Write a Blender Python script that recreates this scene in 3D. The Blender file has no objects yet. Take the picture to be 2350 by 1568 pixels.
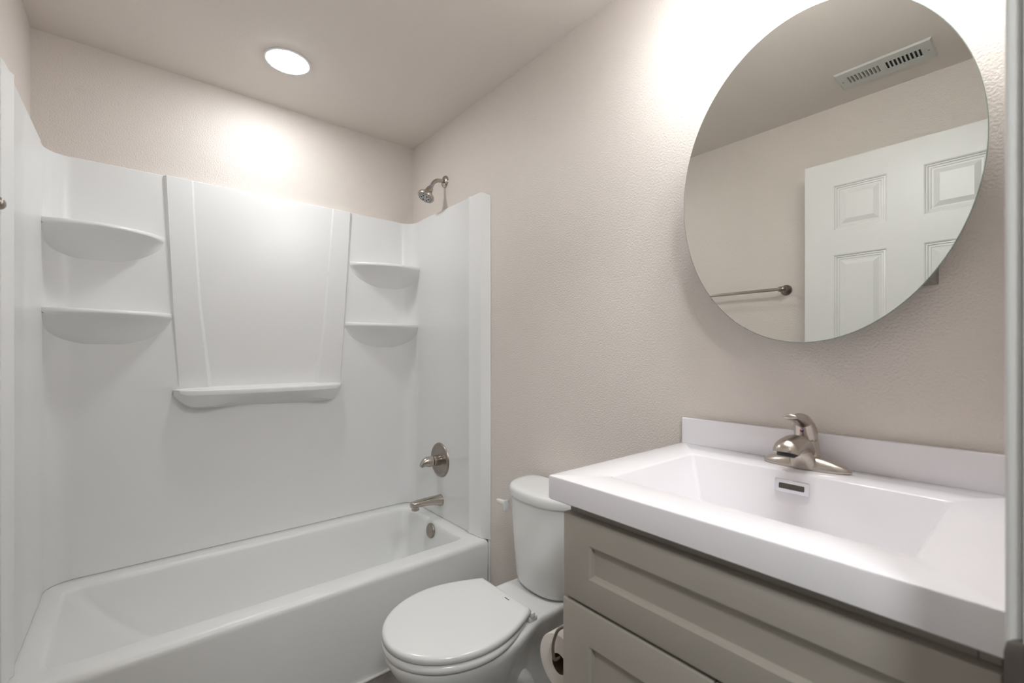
import bpy, bmesh, math, random
from mathutils import Vector, Matrix
PI = math.pi
C = bpy.context.scene.collection
S = bpy.context.scene

# ------------------------------------------------------------------ camera
cam_data = bpy.data.cameras.new('camera')
cam = bpy.data.objects.new('camera', cam_data)
C.objects.link(cam)
cam.location = (-1.2192, -2.3612, 1.2255)
cam.rotation_euler = (PI / 2, 0, -0.6947)
cam_data.sensor_width = 36.0
cam_data.lens = 1025.2566 / 2350 * 36.0
cam_data.shift_x = 0.0
cam_data.shift_y = (809.79 - 784) / 2350
cam_data.clip_start = 0.01
cam_data.dof.use_dof = True
cam_data.dof.focus_distance = 2.0
cam_data.dof.aperture_fstop = 4.0
S.camera = cam

# ------------------------------------------------------------------ world, exposure, lamp strengths
world = bpy.data.worlds.new('world')
S.world = world
world.use_nodes = True
world.node_tree.nodes['Background'].inputs[0].default_value = (1.0, 0.95, 0.9, 1)
world.node_tree.nodes['Background'].inputs[1].default_value = 0.15
S.view_settings.view_transform = 'Standard'
S.view_settings.look = 'None'
S.view_settings.gamma = 1.0
S.view_settings.use_curve_mapping = False
S.view_settings.exposure = 1.77
DOWNLIGHT = 28.0        # emission of the recessed ceiling light's lens
GLOBE = 31.0            # emission of the vanity light's glass shades
HALL_FILL = 29.0              # emission of the added hallway fill light's lens
LAMP_COLOUR = (0.945, 0.98, 1.0, 1)

H = 2.406               # ceiling height
W = 1.524               # room width
YF = -2.348             # room face of the door wall
YB = -2.470             # hall face of the door wall

# ------------------------------------------------------------------ materials
def principled(name, col, rough=0.5, metal=0.0, spec=0.5, coat=0.0):
    m = bpy.data.materials.new(name)
    m.use_nodes = True
    b = m.node_tree.nodes['Principled BSDF']
    b.inputs['Base Color'].default_value = (*col, 1)
    b.inputs['Roughness'].default_value = rough
    b.inputs['Metallic'].default_value = metal
    b.inputs['Specular IOR Level'].default_value = spec
    b.inputs['Coat Weight'].default_value = coat
    return m

def add_bump(m, scale, dist, strength=1.0, detail=2.0, stretch=None):
    nt = m.node_tree
    b = nt.nodes['Principled BSDF']
    tc = nt.nodes.new('ShaderNodeTexCoord')
    mp = nt.nodes.new('ShaderNodeMapping')
    nz = nt.nodes.new('ShaderNodeTexNoise')
    bp = nt.nodes.new('ShaderNodeBump')
    if stretch: mp.inputs['Scale'].default_value = stretch
    nz.inputs['Scale'].default_value = scale
    nz.inputs['Detail'].default_value = detail
    bp.inputs['Strength'].default_value = strength
    bp.inputs['Distance'].default_value = dist
    nt.links.new(tc.outputs['Object'], mp.inputs['Vector'])
    nt.links.new(mp.outputs['Vector'], nz.inputs['Vector'])
    nt.links.new(nz.outputs['Fac'], bp.inputs['Height'])
    nt.links.new(bp.outputs['Normal'], b.inputs['Normal'])
    return nz

def add_variation(m, c1, c2, scale, detail=3.0, stretch=None):
    nt = m.node_tree
    b = nt.nodes['Principled BSDF']
    tc = nt.nodes.new('ShaderNodeTexCoord')
    mp = nt.nodes.new('ShaderNodeMapping')
    nz = nt.nodes.new('ShaderNodeTexNoise')
    mx = nt.nodes.new('ShaderNodeMix')
    mx.data_type = 'RGBA'
    if stretch: mp.inputs['Scale'].default_value = stretch
    nz.inputs['Scale'].default_value = scale
    nz.inputs['Detail'].default_value = detail
    mx.inputs[6].default_value = (*c1, 1)
    mx.inputs[7].default_value = (*c2, 1)
    nt.links.new(tc.outputs['Object'], mp.inputs['Vector'])
    nt.links.new(mp.outputs['Vector'], nz.inputs['Vector'])
    nt.links.new(nz.outputs['Fac'], mx.inputs[0])
    nt.links.new(mx.outputs[2], b.inputs['Base Color'])

def emitter(name, col, strength):
    m = bpy.data.materials.new(name)
    m.use_nodes = True
    b = m.node_tree.nodes['Principled BSDF']
    b.inputs['Base Color'].default_value = (0.8, 0.8, 0.8, 1)
    b.inputs['Emission Color'].default_value = col
    b.inputs['Emission Strength'].default_value = strength
    return m

M = {}
M['wall'] = principled('wall_paint', (0.755, 0.692, 0.64), 0.38, spec=0.45)
add_bump(M['wall'], 190, 0.003, 0.65, 2.0)
M['ceiling'] = principled('ceiling_paint', (0.80, 0.735, 0.68), 0.6, spec=0.3)
add_bump(M['ceiling'], 150, 0.001, 0.35, 2.0)
M['trim'] = principled('trim_paint', (0.74, 0.74, 0.72), 0.32)
M['door'] = principled('door_paint', (0.76, 0.76, 0.745), 0.35)
add_bump(M['door'], 60, 0.0006, 0.35, 3.0, (1.0, 6.0, 0.35))
M['acrylic'] = principled('acrylic_white', (0.85, 0.85, 0.845), 0.28, spec=0.4)
M['tub'] = principled('tub_enamel', (0.83, 0.83, 0.815), 0.3, spec=0.45)
M['porcelain'] = principled('porcelain_white', (0.80, 0.80, 0.785), 0.07)
M['seat'] = principled('seat_plastic', (0.80, 0.80, 0.785), 0.16)
M['marble'] = principled('cultured_marble', (0.86, 0.83, 0.85), 0.14)
M['cabinet'] = principled('cabinet_paint', (0.42, 0.385, 0.335), 0.42, spec=0.35)
M['cabinet_dark'] = principled('cabinet_interior', (0.06, 0.055, 0.045), 0.7)
M['nickel'] = principled('brushed_nickel', (0.52, 0.47, 0.42), 0.27, 1.0)
M['nickel_dark'] = principled('dark_nickel', (0.36, 0.32, 0.285), 0.33, 1.0)
M['bronze'] = principled('dark_bronze', (0.15, 0.13, 0.115), 0.5, 0.6)
M['chrome'] = principled('chrome', (0.80, 0.81, 0.84), 0.12, 1.0)
M['mirror'] = principled('mirror_silver', (0.83, 0.84, 0.81), 0.0, 1.0)
M['box_grey'] = principled('cabinet_box_grey', (0.22, 0.22, 0.19), 0.5)
M['mirror_edge'] = principled('mirror_glass_edge', (0.18, 0.25, 0.22), 0.15)
M['black'] = principled('black_rubber', (0.015, 0.015, 0.015), 0.5)
M['dark_hole'] = principled('dark_recess', (0.10, 0.085, 0.07), 0.6)
M['nozzle_plate'] = principled('nozzle_plate', (0.50, 0.48, 0.46), 0.35, 0.4)
M['tape'] = principled('blue_tape', (0.25, 0.40, 0.75), 0.5)
M['red'] = principled('red_dot', (0.6, 0.02, 0.03), 0.3)
M['blue'] = principled('blue_dot', (0.02, 0.05, 0.45), 0.3)
M['paper'] = principled('tissue_paper', (0.80, 0.74, 0.68), 0.9, spec=0.1)
add_bump(M['paper'], 400, 0.0004, 0.4)
M['cardboard'] = principled('cardboard', (0.10, 0.06, 0.035), 0.9)
M['white_metal'] = principled('white_enamel_metal', (0.66, 0.67, 0.64), 0.4)
M['duct'] = principled('duct_dark', (0.05, 0.05, 0.045), 0.8)
M['ink'] = principled('grey_ink', (0.10, 0.10, 0.12), 0.5)
M['caulk'] = principled('white_caulk', (0.78, 0.76, 0.73), 0.5)
M['floor'] = principled('floor_vinyl', (0.2, 0.18, 0.165), 0.35)
def floor_nodes():
    m = M['floor']; nt = m.node_tree; b = nt.nodes['Principled BSDF']
    tc = nt.nodes.new('ShaderNodeTexCoord')
    br = nt.nodes.new('ShaderNodeTexBrick')
    br.inputs['Scale'].default_value = 1.0
    br.inputs['Brick Width'].default_value = 0.61
    br.inputs['Row Height'].default_value = 0.305
    br.inputs['Mortar Size'].default_value = 0.003
    nz = nt.nodes.new('ShaderNodeTexNoise')
    nz.inputs['Scale'].default_value = 14.0
    nz.inputs['Detail'].default_value = 7.0
    r = nt.nodes.new('ShaderNodeValToRGB')
    r.color_ramp.elements[0].position = 0.3
    r.color_ramp.elements[0].color = (0.16, 0.14, 0.125, 1)
    r.color_ramp.elements[1].position = 0.7
    r.color_ramp.elements[1].color = (0.26, 0.24, 0.22, 1)
    br.inputs['Mortar'].default_value = (0.12, 0.11, 0.10, 1)
    nt.links.new(tc.outputs['Object'], br.inputs['Vector'])
    nt.links.new(tc.outputs['Object'], nz.inputs['Vector'])
    nt.links.new(nz.outputs['Fac'], r.inputs['Fac'])
    nt.links.new(r.outputs['Color'], br.inputs['Color1'])
    nt.links.new(r.outputs['Color'], br.inputs['Color2'])
    nt.links.new(br.outputs['Color'], b.inputs['Base Color'])
floor_nodes()
M['downlight'] = emitter('downlight_lens', LAMP_COLOUR, DOWNLIGHT)
M['globe'] = emitter('opal_glass_lit', LAMP_COLOUR, GLOBE)
M['hall_fill_lens'] = emitter('hall_fill_lens', LAMP_COLOUR, HALL_FILL)

# ------------------------------------------------------------------ mesh helpers (all coordinates are world metres)
def box(bm, x0, x1, y0, y1, z0, z1, bevel=0.0, segs=2):
    r = bmesh.ops.create_cube(bm, size=1.0)
    vs = r['verts']
    for v in vs:
        v.co = Vector(((x0 + x1) / 2 + v.co.x * (x1 - x0), (y0 + y1) / 2 + v.co.y * (y1 - y0), (z0 + z1) / 2 + v.co.z * (z1 - z0)))
    if bevel > 0:
        es = list({e for v in vs for e in v.link_edges})
        bmesh.ops.bevel(bm, geom=es, offset=bevel, segments=segs, profile=0.5, affect='EDGES')

def loft(bm, rings, cap0=False, cap1=False, closed=True):
    V = [[bm.verts.new(p) for p in r] for r in rings]
    n = len(V[0])
    for a, b in zip(V, V[1:]):
        for i in range(n if closed else n - 1):
            j = (i + 1) % n
            bm.faces.new((a[i], a[j], b[j], b[i]))
    if cap0: bm.faces.new(list(reversed(V[0])))
    if cap1: bm.faces.new(V[-1])
    return V

def frame_of(d):
    d = Vector(d).normalized()
    up = Vector((0, 0, 1)) if abs(d.z) < 0.95 else Vector((0, 1, 0))
    a = d.cross(up).normalized()
    b = a.cross(d).normalized()
    return d, a, b

def lathe(bm, origin, axis, profile, segs=40, cap0=True, cap1=True, sx=1.0, sy=1.0):
    """profile: list of (distance along axis, radius)"""
    d, a, b = frame_of(axis)
    o = Vector(origin)
    rings = []
    for t, r in profile:
        rings.append([o + d * t + a * (math.cos(k * 2 * PI / segs) * r * sx) + b * (math.sin(k * 2 * PI / segs) * r * sy) for k in range(segs)])
    loft(bm, rings, cap0, cap1)

def smooth_path(pts, n=8):
    P = [Vector(p) for p in pts]
    out = []
    for i in range(len(P) - 1):
        p0 = P[max(i - 1, 0)]; p1 = P[i]; p2 = P[i + 1]; p3 = P[min(i + 2, len(P) - 1)]
        for k in range(n):
            t = k / n
            out.append(0.5 * ((2 * p1) + (-p0 + p2) * t + (2 * p0 - 5 * p1 + 4 * p2 - p3) * t * t + (-p0 + 3 * p1 - 3 * p2 + p3) * t ** 3))
    out.append(P[-1])
    return out

def tube(bm, pts, radius, segs=20, cap=True, ref=None, flat=None):
    P = [Vector(p) for p in pts]
    n = len(P)
    R = radius if isinstance(radius, (list, tuple)) else [radius] * n
    F = flat if flat else [1.0] * n
    rings = []
    a_prev = None
    for i in range(n):
        d = (P[min(i + 1, n - 1)] - P[max(i - 1, 0)]).normalized()
        if a_prev is None:
            _, a, b = frame_of(d) if ref is None else (d, d.cross(Vector(ref)).normalized(), None)
        else:
            a = (a_prev - d * a_prev.dot(d)).normalized()
        b = a.cross(d).normalized()
        a_prev = a
        rings.append([P[i] + a * (math.cos(k * 2 * PI / segs) * R[i]) + b * (math.sin(k * 2 * PI / segs) * R[i] * F[i]) for k in range(segs)])
    loft(bm, rings, cap, cap)

def rrect(x0, x1, y0, y1, r, z, n=6):
    out = []
    for cx, cy, a0 in ((x1 - r, y1 - r, 0), (x0 + r, y1 - r, PI / 2), (x0 + r, y0 + r, PI), (x1 - r, y0 + r, 3 * PI / 2)):
        for k in range(n + 1):
            a = a0 + k * PI / 2 / n
            out.append(Vector((cx + r * math.cos(a), cy + r * math.sin(a), z)))
    return out

BASE = {}
def make(name, bm, mat, parent=None, angle=38.0, base=None):
    bmesh.ops.remove_doubles(bm, verts=bm.verts, dist=1e-6)
    bmesh.ops.recalc_face_normals(bm, faces=bm.faces)
    o3 = BASE[parent.name] if parent else Vector(base if base else (0, 0, 0))
    for v in bm.verts: v.co -= o3
    lim = math.radians(angle)
    for f in bm.faces: f.smooth = True
    for e in bm.edges:
        if len(e.link_faces) == 2:
            e.smooth = e.calc_face_angle(0.0) < lim
    me = bpy.data.meshes.new(name)
    bm.to_mesh(me); bm.free()
    for m in (mat if isinstance(mat, (list, tuple)) else [mat]): me.materials.append(m)
    o = bpy.data.objects.new(name, me)
    C.objects.link(o)
    if parent: o.parent = parent
    else: o.location = o3
    BASE[o.name] = o3
    return o

def thing(name, label, cat, base, group=None):
    o = bpy.data.objects.new(name, None)
    o.empty_display_size = 0.05
    C.objects.link(o)
    o.location = base
    BASE[o.name] = Vector(base)
    return tag(o, label, cat, group)

def tag(o, label, cat, group=None, kind=None):
    o['label'] = label; o['category'] = cat
    if group: o['group'] = group
    if kind: o['kind'] = kind
    return o

def structure(o, label, cat):
    return tag(o, label, cat, kind='structure')

NB = bmesh.new

# ------------------------------------------------------------------ room shell
HY = -3.75              # far wall of the hallway behind the camera
HX0, HX1 = -2.6, 1.0
bm = NB(); box(bm, HX0 - 0.1, HX1 + 0.1, HY - 0.1, 0.1, -0.06, 0.0)
structure(make('floor', bm, M['floor']), 'grey-brown vinyl tile floor between bathtub and toilet', 'floor')
bm = NB(); box(bm, HX0 - 0.1, HX1 + 0.1, HY - 0.1, 0.1, H, H + 0.06)
structure(make('ceiling', bm, M['ceiling']), 'beige painted flat ceiling above the tub', 'ceiling')
bm = NB(); box(bm, -W - 0.1, 0.1, 0.0, 0.1, 0, H)
structure(make('wall_back', bm, M['wall']), 'beige wall above the long side of the tub', 'wall')
bm = NB(); box(bm, 0.0, 0.1, YF, 0.0, 0, H)
structure(make('wall_right', bm, M['wall']), 'beige wall behind the toilet, sink and oval mirror', 'wall')
bm = NB(); box(bm, -W - 0.1, -W, YF, 0.0, 0, H)
structure(make('wall_left', bm, M['wall']), 'beige wall at left, with the towel bar', 'wall')
# door wall: pieces round the opening
OX0, OX1, OZ = -1.390, -0.655, 2.096
bm = NB()
box(bm, HX0, OX0 - 0.018, YB, YF, 0, H)
box(bm, OX1 + 0.018, HX1, YB, YF, 0, H)
box(bm, OX0 - 0.018, OX1 + 0.018, YB, YF, OZ + 0.018, H)
structure(make('wall_front', bm, M['wall']), 'beige wall with the doorway the picture is taken from', 'wall')
bm = NB()
box(bm, HX0, HX1, HY - 0.1, HY, 0, H)
box(bm, HX0 - 0.1, HX0, HY, YB, 0, H)
box(bm, HX1, HX1 + 0.1, HY, YB, 0, H)
structure(make('wall_hall', bm, M['wall']), 'beige hallway walls outside the bathroom door', 'wall')

# door frame: jamb lining, stop and casings, with the strike plate as its part
bm = NB()
box(bm, OX0 - 0.018, OX0, YB, YF, 0, OZ, 0.001)
box(bm, OX1, OX1 + 0.018, YB, YF, 0, OZ, 0.001)
box(bm, OX0 - 0.018, OX1 + 0.018, YB, YF, OZ, OZ + 0.018, 0.001)
CY = YF + 0.0105
def casing(bm, ya, yb):
    box(bm, OX0 - 0.06, OX0 - 0.005, ya, yb, 0, OZ + 0.06, 0.003, 3)
    box(bm, OX1 + 0.005, OX1 + 0.06, ya, yb, 0, OZ + 0.06, 0.003, 3)
    box(bm, OX0 - 0.06, OX1 + 0.06, ya, yb, OZ + 0.005, OZ + 0.06, 0.003, 3)
casing(bm, YF, CY); casing(bm, YB - 0.012, YB)
for x0, x1 in ((OX0, OX0 + 0.011), (OX1 - 0.011, OX1)):
    box(bm, x0, x1, YB + 0.03, YB + 0.065, 0, OZ, 0.001)
box(bm, OX0, OX1, YB + 0.03, YB + 0.065, OZ - 0.011, OZ, 0.001)
fr = structure(make('trim_1', bm, M['trim']), 'white door frame edge at the right border of the picture', 'door frame')
bm = NB()
# strike plate: rounded plate let into the jamb, its curled lip wrapping the room-side edge
prof = [(OX1 - 0.0012, YF - 0.045), (OX1 - 0.0012, YF - 0.004), (OX1 - 0.0008, YF + 0.003), (OX1 + 0.001, YF + 0.008), (OX1 + 0.0035, YF + 0.0112), (OX1 + 0.0046, YF + 0.0112)]
rows = []
for z, k in ((0.985, 0.55), (0.983, 0.8), (0.979, 0.95), (0.970, 1.0), (0.935, 1.0), (0.926, 0.95), (0.922, 0.8), (0.920, 0.55)):
    rows.append([Vector((p[0], YF - 0.02 + (p[1] - YF + 0.02) * k, z)) for p in prof])
loft(bm, rows, closed=False)
r = bmesh.ops.solidify(bm, geom=list(bm.faces), thickness=0.0011)
tag(make('strike_plate', bm, M['bronze'], fr), 'dark metal latch plate on the white frame', 'latch plate')
del fr.children[0]['category']

# baseboards
bm = NB(); box(bm, -0.014, 0.0, -1.70, -0.757, 0, 0.085, 0.003)
structure(make('baseboard_right', bm, M['trim']), 'white baseboard low on the wall behind the toilet', 'baseboard')
bm = NB(); box(bm, -W, -W + 0.014, YF, -0.757, 0, 0.085, 0.003)
structure(make('baseboard_left', bm, M['trim']), 'white baseboard under the towel bar', 'baseboard')
# caulk line where tub meets the floor and the right wall
bm = NB()
box(bm, -1.5, -0.02, -0.741, -0.727, 0.0, 0.007, 0.002)
box(bm, -0.0045, -0.0002, -0.7465, -0.733, 0.0, 0.378, 0.0015)
structure(make('trim_2', bm, M['caulk']), 'thin white caulk line where the tub meets the floor', 'caulk line')

# ------------------------------------------------------------------ door, standing open along the left wall
DX0, DX1 = -1.385, -1.350            # wall-side and room-side faces
DY0, DY1 = -2.344, -1.633            # hinge edge, free edge
DZ0, DZ1 = 0.012, 2.084
ST, PW = 0.111, 0.188
ys = [DY0, DY0 + ST + 0.002, DY0 + ST + PW, DY1 - ST - PW, DY1 - ST, DY1]
zs = [DZ0, 0.20, 0.78, 0.92, 1.662, 1.772, 1.973, DZ1]
bm = NB()
def panel_face(bm, x, sgn):
    """grid of stiles and rails with six moulded raised panels; sgn = outward direction along x"""
    for i in range(5):
        for j in range(7):
            y0, y1, z0, z1 = ys[i], ys[i + 1], zs[j], zs[j + 1]
            if i in (1, 3) and j in (1, 3, 5):
                steps = [(0, 0), (0.004, -0.002), (0.006, -0.006), (0.011, -0.005), (0.013, -0.009), (0.020, -0.008), (0.022, -0.010), (0.028, -0.010), (0.046, -0.003), (0.048, -0.003)]
                rings = []
                for ins, dep in steps:
                    xx = x + sgn * dep
                    rings.append([Vector((xx, y0 + ins, z0 + ins)), Vector((xx, y1 - ins, z0 + ins)), Vector((xx, y1 - ins, z1 - ins)), Vector((xx, y0 + ins, z1 - ins))])
                loft(bm, rings, False, True)
            else:
                vs = [bm.verts.new(p) for p in ((x, y0, z0), (x, y1, z0), (x, y1, z1), (x, y0, z1))]
                bm.faces.new(vs)
panel_face(bm, DX1, 1); panel_face(bm, DX0, -1)
for i in range(5):
    for z in (DZ0, DZ1):
        bm.faces.new([bm.verts.new(p) for p in ((DX0, ys[i], z), (DX1, ys[i], z), (DX1, ys[i + 1], z), (DX0, ys[i + 1], z))])
for j in range(7):
    for y in (DY0, DY1):
        bm.faces.new([bm.verts.new(p) for p in ((DX0, y, zs[j]), (DX1, y, zs[j]), (DX1, y, zs[j + 1]), (DX0, y, zs[j + 1]))])
dr = make('door_1', bm, M['door'], angle=20)
structure(dr, 'white six-panel door standing open, reflected in the oval mirror', 'door')
for s, x in ((1, DX1), (-1, DX0)):
    bm = NB()
    lathe(bm, (x, DY1 - 0.06, 0.95), (s, 0, 0), [(0, 0.031), (0.003, 0.031), (0.006, 0.028), (0.008, 0.012), (0.009, 0.004)] if s > 0 else [(0, 0.031), (0.004, 0.032), (0.008, 0.026), (0.012, 0.012), (0.035, 0.012), (0.04, 0.02), (0.05, 0.027), (0.06, 0.026), (0.066, 0.018), (0.068, 0.005)], 28)
    make('door_knob' if s < 0 else 'knob_plate', bm, M['nickel'], dr)
for z in (0.25, 1.05, 1.85):
    bm = NB()
    lathe(bm, (DX0 - 0.004, DY0 - 0.0005, z - 0.045), (0, 0, 1), [(0, 0.005), (0.09, 0.005)], 14)
    make('hinge', bm, M['nickel'], dr)

# ------------------------------------------------------------------ bathtub
TF = -0.735
tub = thing('bathtub', 'white alcove bathtub with long apron beside the toilet', 'bathtub', (-0.762, -0.37, 0))
bm = NB()
R = [rrect(-1.522, -0.002, TF + 0.006, -0.002, 0.006, 0.0),
     rrect(-1.522, -0.002, TF + 0.004, -0.002, 0.006, 0.06),
     rrect(-1.522, -0.002, TF, -0.002, 0.006, 0.352),
     rrect(-1.522, -0.002, TF + 0.001, -0.002, 0.006, 0.362),
     rrect(-1.521, -0.003, TF + 0.006, -0.003, 0.008, 0.371),
     rrect(-1.520, -0.004, TF + 0.013, -0.004, 0.010, 0.3765),
     rrect(-1.518, -0.006, TF + 0.022, -0.006, 0.012, 0.379)]
def basin_ring(ins, z, extra_left=0.0, r=0.045):
    return rrect(-1.424 + ins + extra_left, -0.083 - ins, TF + 0.086 + ins, -0.098 - ins, r, z)
R += [basin_ring(-0.010, 0.379, 0, 0.05), basin_ring(-0.005, 0.3780), basin_ring(0.0, 0.375), basin_ring(0.004, 0.370), basin_ring(0.008, 0.360),
      basin_ring(0.013, 0.33, 0.006), basin_ring(0.026, 0.25, 0.05), basin_ring(0.042, 0.14, 0.12, 0.07), basin_ring(0.06, 0.095, 0.15, 0.08),
      basin_ring(0.09, 0.078, 0.17, 0.08), basin_ring(0.2, 0.070, 0.25, 0.03)]
loft(bm, R, False, True)
make('tub_body', bm, M['tub'], tub, angle=50)
bm = NB()
lathe(bm, (-0.0975, -0.38, 0.334), (-1, 0, 0.12), [(0.0, 0.036), (0.004, 0.036), (0.007, 0.034), (0.009, 0.030), (0.0095, 0.010)], 40)
ov = make('overflow_plate', bm, M['nickel_dark'], tub)
for dy in (-0.02, 0.02):
    bm = NB()
    lathe(bm, (-0.105, -0.38 + dy, 0.330), (-1, 0, 0.12), [(0, 0.0035), (0.003, 0.0035), (0.004, 0.002)], 12)
    make('screw', bm, M['nickel'], ov)
bm = NB()
lathe(bm, (-0.36, -0.375, 0.0775), (0, 0, 1), [(0, 0.035), (0.003, 0.034), (0.004, 0.025), (0.002, 0.02)], 32)
make('drain', bm, M['nickel'], tub)

# ------------------------------------------------------------------ three-piece shower wall surround
ZB, ZT = 0.380, 1.957
XL, XR, YBK = -1.482, -0.024, -0.030      # panel faces
FR = 0.075
def interp(tab, z):
    if z >= tab[0][0]: return tab[0][1]
    for (a, va), (b, vb) in zip(tab, tab[1:]):
        if z >= b: return vb + (va - vb) * (z - b) / (a - b)
    return tab[-1][1]
XOL = [(1.957, -1.135), (1.745, -1.126), (1.42, -1.112), (1.134, -1.094), (0.38, -1.06)]
XIL = [(1.957, -1.050), (1.76, -1.043), (1.43, -1.025), (1.094, -0.992), (0.38, -0.95)]
XOR = [(1.957, -0.380), (1.698, -0.394), (1.382, -0.412), (1.091, -0.428), (0.38, -0.46)]
XIR = [(1.957, -0.463), (1.686, -0.481), (1.378, -0.502), (1.078, -0.536), (0.38, -0.57)]
DEP = [(1.957, 0.014), (1.5, 0.011), (1.1, 0.004), (1.04, 0.0), (0.38, 0.0)]
REC = [(1.957, 0.005), (1.5, 0.008), (1.09, 0.011), (1.03, 0.0), (0.38, 0.0)]
BEV = [(1.957, 0.010), (1.1, 0.006), (0.38, 0.006)]
RBV = [(1.957, 0.006), (1.5, 0.009), (1.09, 0.014), (0.38, 0.014)]
def back_path(z):
    d, rc, bw, rw = interp(DEP, z), interp(REC, z), interp(BEV, z), interp(RBV, z)
    P = [(XL, -0.155), (XL, -0.13), (XL, YBK - FR - 0.01)]
    for k in range(9):
        a = PI - k * PI / 2 / 8
        P.append((XL + FR + FR * math.cos(a), YBK - FR + FR * math.sin(a)))
    P += [(-1.33, YBK), (-1.24, YBK)]
    xo, xi = interp(XOL, z), interp(XIL, z)
    P += [(xo - bw, YBK), (xo, YBK - d), (xi, YBK - d), (xi + rw, YBK - d + rc)]
    xi2, xo2 = interp(XIR, z), interp(XOR, z)
    for t in (0.25, 0.5, 0.75):
        P.append((xi + rw + (xi2 - rw - xi - rw) * t, YBK - d + rc))
    P += [(xi2 - rw, YBK - d + rc), (xi2, YBK - d), (xo2, YBK - d), (xo2 + bw, YBK)]
    P += [(-0.27, YBK), (-0.18, YBK)]
    for k in range(9):
        a = PI / 2 - k * PI / 2 / 8
        P.append((XR - FR + FR * math.cos(a), YBK - FR + FR * math.sin(a)))
    P += [(XR, YBK - FR - 0.01), (XR, -0.13), (XR, -0.155)]
    return P
def outward(P, k, z):
    out = []
    for x, y in P:
        xx = x; yy = y
        if x < XL + 0.08: xx = x + (-1.521 - x) * k
        elif x > XR - 0.08: xx = x + (-0.003 - x) * k
        yy = y + (-0.003 - y) * (k if (XL + 0.001 < x < XR - 0.001) else 0)
        out.append(Vector((xx, yy, z)))
    return out
sp = thing('shower_wall_panel', 'white back surround panel with moulded corner shelves above the tub', 'shower panel', (-0.762, -0.03, ZB))
bm = NB()
rows = []
zz = [ZB, 0.6, 0.8, 0.98, 1.02, 1.035, 1.05, 1.078, 1.095, 1.134, 1.2, 1.3, 1.38, 1.43, 1.5, 1.6, 1.69, 1.75, 1.82, 1.9, ZT - 0.003]
for z in zz: rows.append([Vector((x, y, z)) for x, y in back_path(z)])
rows.append(outward(back_path(ZT), 0.10, ZT - 0.0006))
rows.append(outward(back_path(ZT), 0.22, ZT))
rows.append(outward(back_path(ZT), 1.0, ZT))
loft(bm, rows, closed=False)
make('panel_sheet', bm, M['acrylic'], sp, angle=24)

def corner_shelf(front, zt, depth, corner):
    """front: plan points of the lip from the end-wall side to the back-wall side"""
    F = smooth_path([(x, y, 0) for x, y in front], 5)
    n = len(F)
    # matching points on the wall
    Wp = []
    fx, fy = (XL, 1) if corner == 'l' else (XR, -1)
    cx = fx + fy * FR; cy = YBK - FR
    ya, xb = front[0][1], front[-1][0]
    l1 = (cy - ya); l2 = FR * PI / 2; l3 = abs(xb - cx)
    L = l1 + l2 + l3
    for i in range(n):
        s = L * i / (n - 1)
        if s < l1: Wp.append((fx, ya + s))
        elif s < l1 + l2:
            a = (s - l1) / FR
            Wp.append((cx - fy * FR * math.cos(a), cy + FR * math.sin(a)))
        else: Wp.append((cx + fy * (s - l1 - l2), YBK))
    rows = []
    for i in range(n):
        t = i / (n - 1)
        k = math.sin(PI * t) ** 0.5
        k = min(1.0, k * 1.04)
        f = F[i]; w = Vector((Wp[i][0], Wp[i][1], 0))
        g = lambda a, z: Vector((w.x + (f.x - w.x) * a, w.y + (f.y - w.y) * a, z))
        zb = zt - 0.014 - depth * k
        rows.append([g(-0.02, zt + 0.006), g(0.06, zt + 0.001), g(0.14, zt), g(0.90, zt), g(0.94, zt - 0.0005), g(0.97, zt - 0.003), g(0.99, zt - 0.0075), g(1.0, zt - 0.013), g(0.985, zt - 0.0165),
                     g(0.80, zt - 0.019 - depth * k * 0.10), g(0.5, zt - 0.0165 - depth * k * 0.38), g(0.22, zt - 0.014 - depth * k * 0.74), g(0.06, zb + 0.004 * k), g(-0.02, zb - 0.004 * k)])
    bm = NB(); loft(bm, rows, closed=False)
    return bm
lf_up = [(XL, -0.125), (-1.42, -0.148), (-1.363, -0.160), (-1.305, -0.160), (-1.245, -0.138), (-1.194, -0.098), (-1.158, -0.055), (-1.141, YBK)]
lf_lo = [(XL, -0.115), (-1.42, -0.135), (-1.363, -0.145), (-1.29, -0.148), (-1.22, -0.128), (-1.165, -0.090), (-1.130, -0.055), (-1.116, YBK)]
rf_up = [(XR, -0.125), (-0.09, -0.135), (-0.15, -0.140), (-0.21, -0.132), (-0.27, -0.108), (-0.32, -0.080), (-0.36, -0.052), (-0.378, YBK)]
rf_lo = [(XR, -0.105), (-0.09, -0.118), (-0.15, -0.125), (-0.21, -0.122), (-0.28, -0.100), (-0.34, -0.075), (-0.385, -0.050), (-0.404, YBK)]
for fr_, z, d, c in ((lf_up, 1.700, 0.105, 'l'), (lf_lo, 1.386, 0.112, 'l'), (rf_up, 1.700, 0.105, 'r'), (rf_lo, 1.382, 0.110, 'r')):
    make('corner_shelf', corner_shelf(fr_, z, d, c), M['acrylic'], sp, angle=50)
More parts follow.
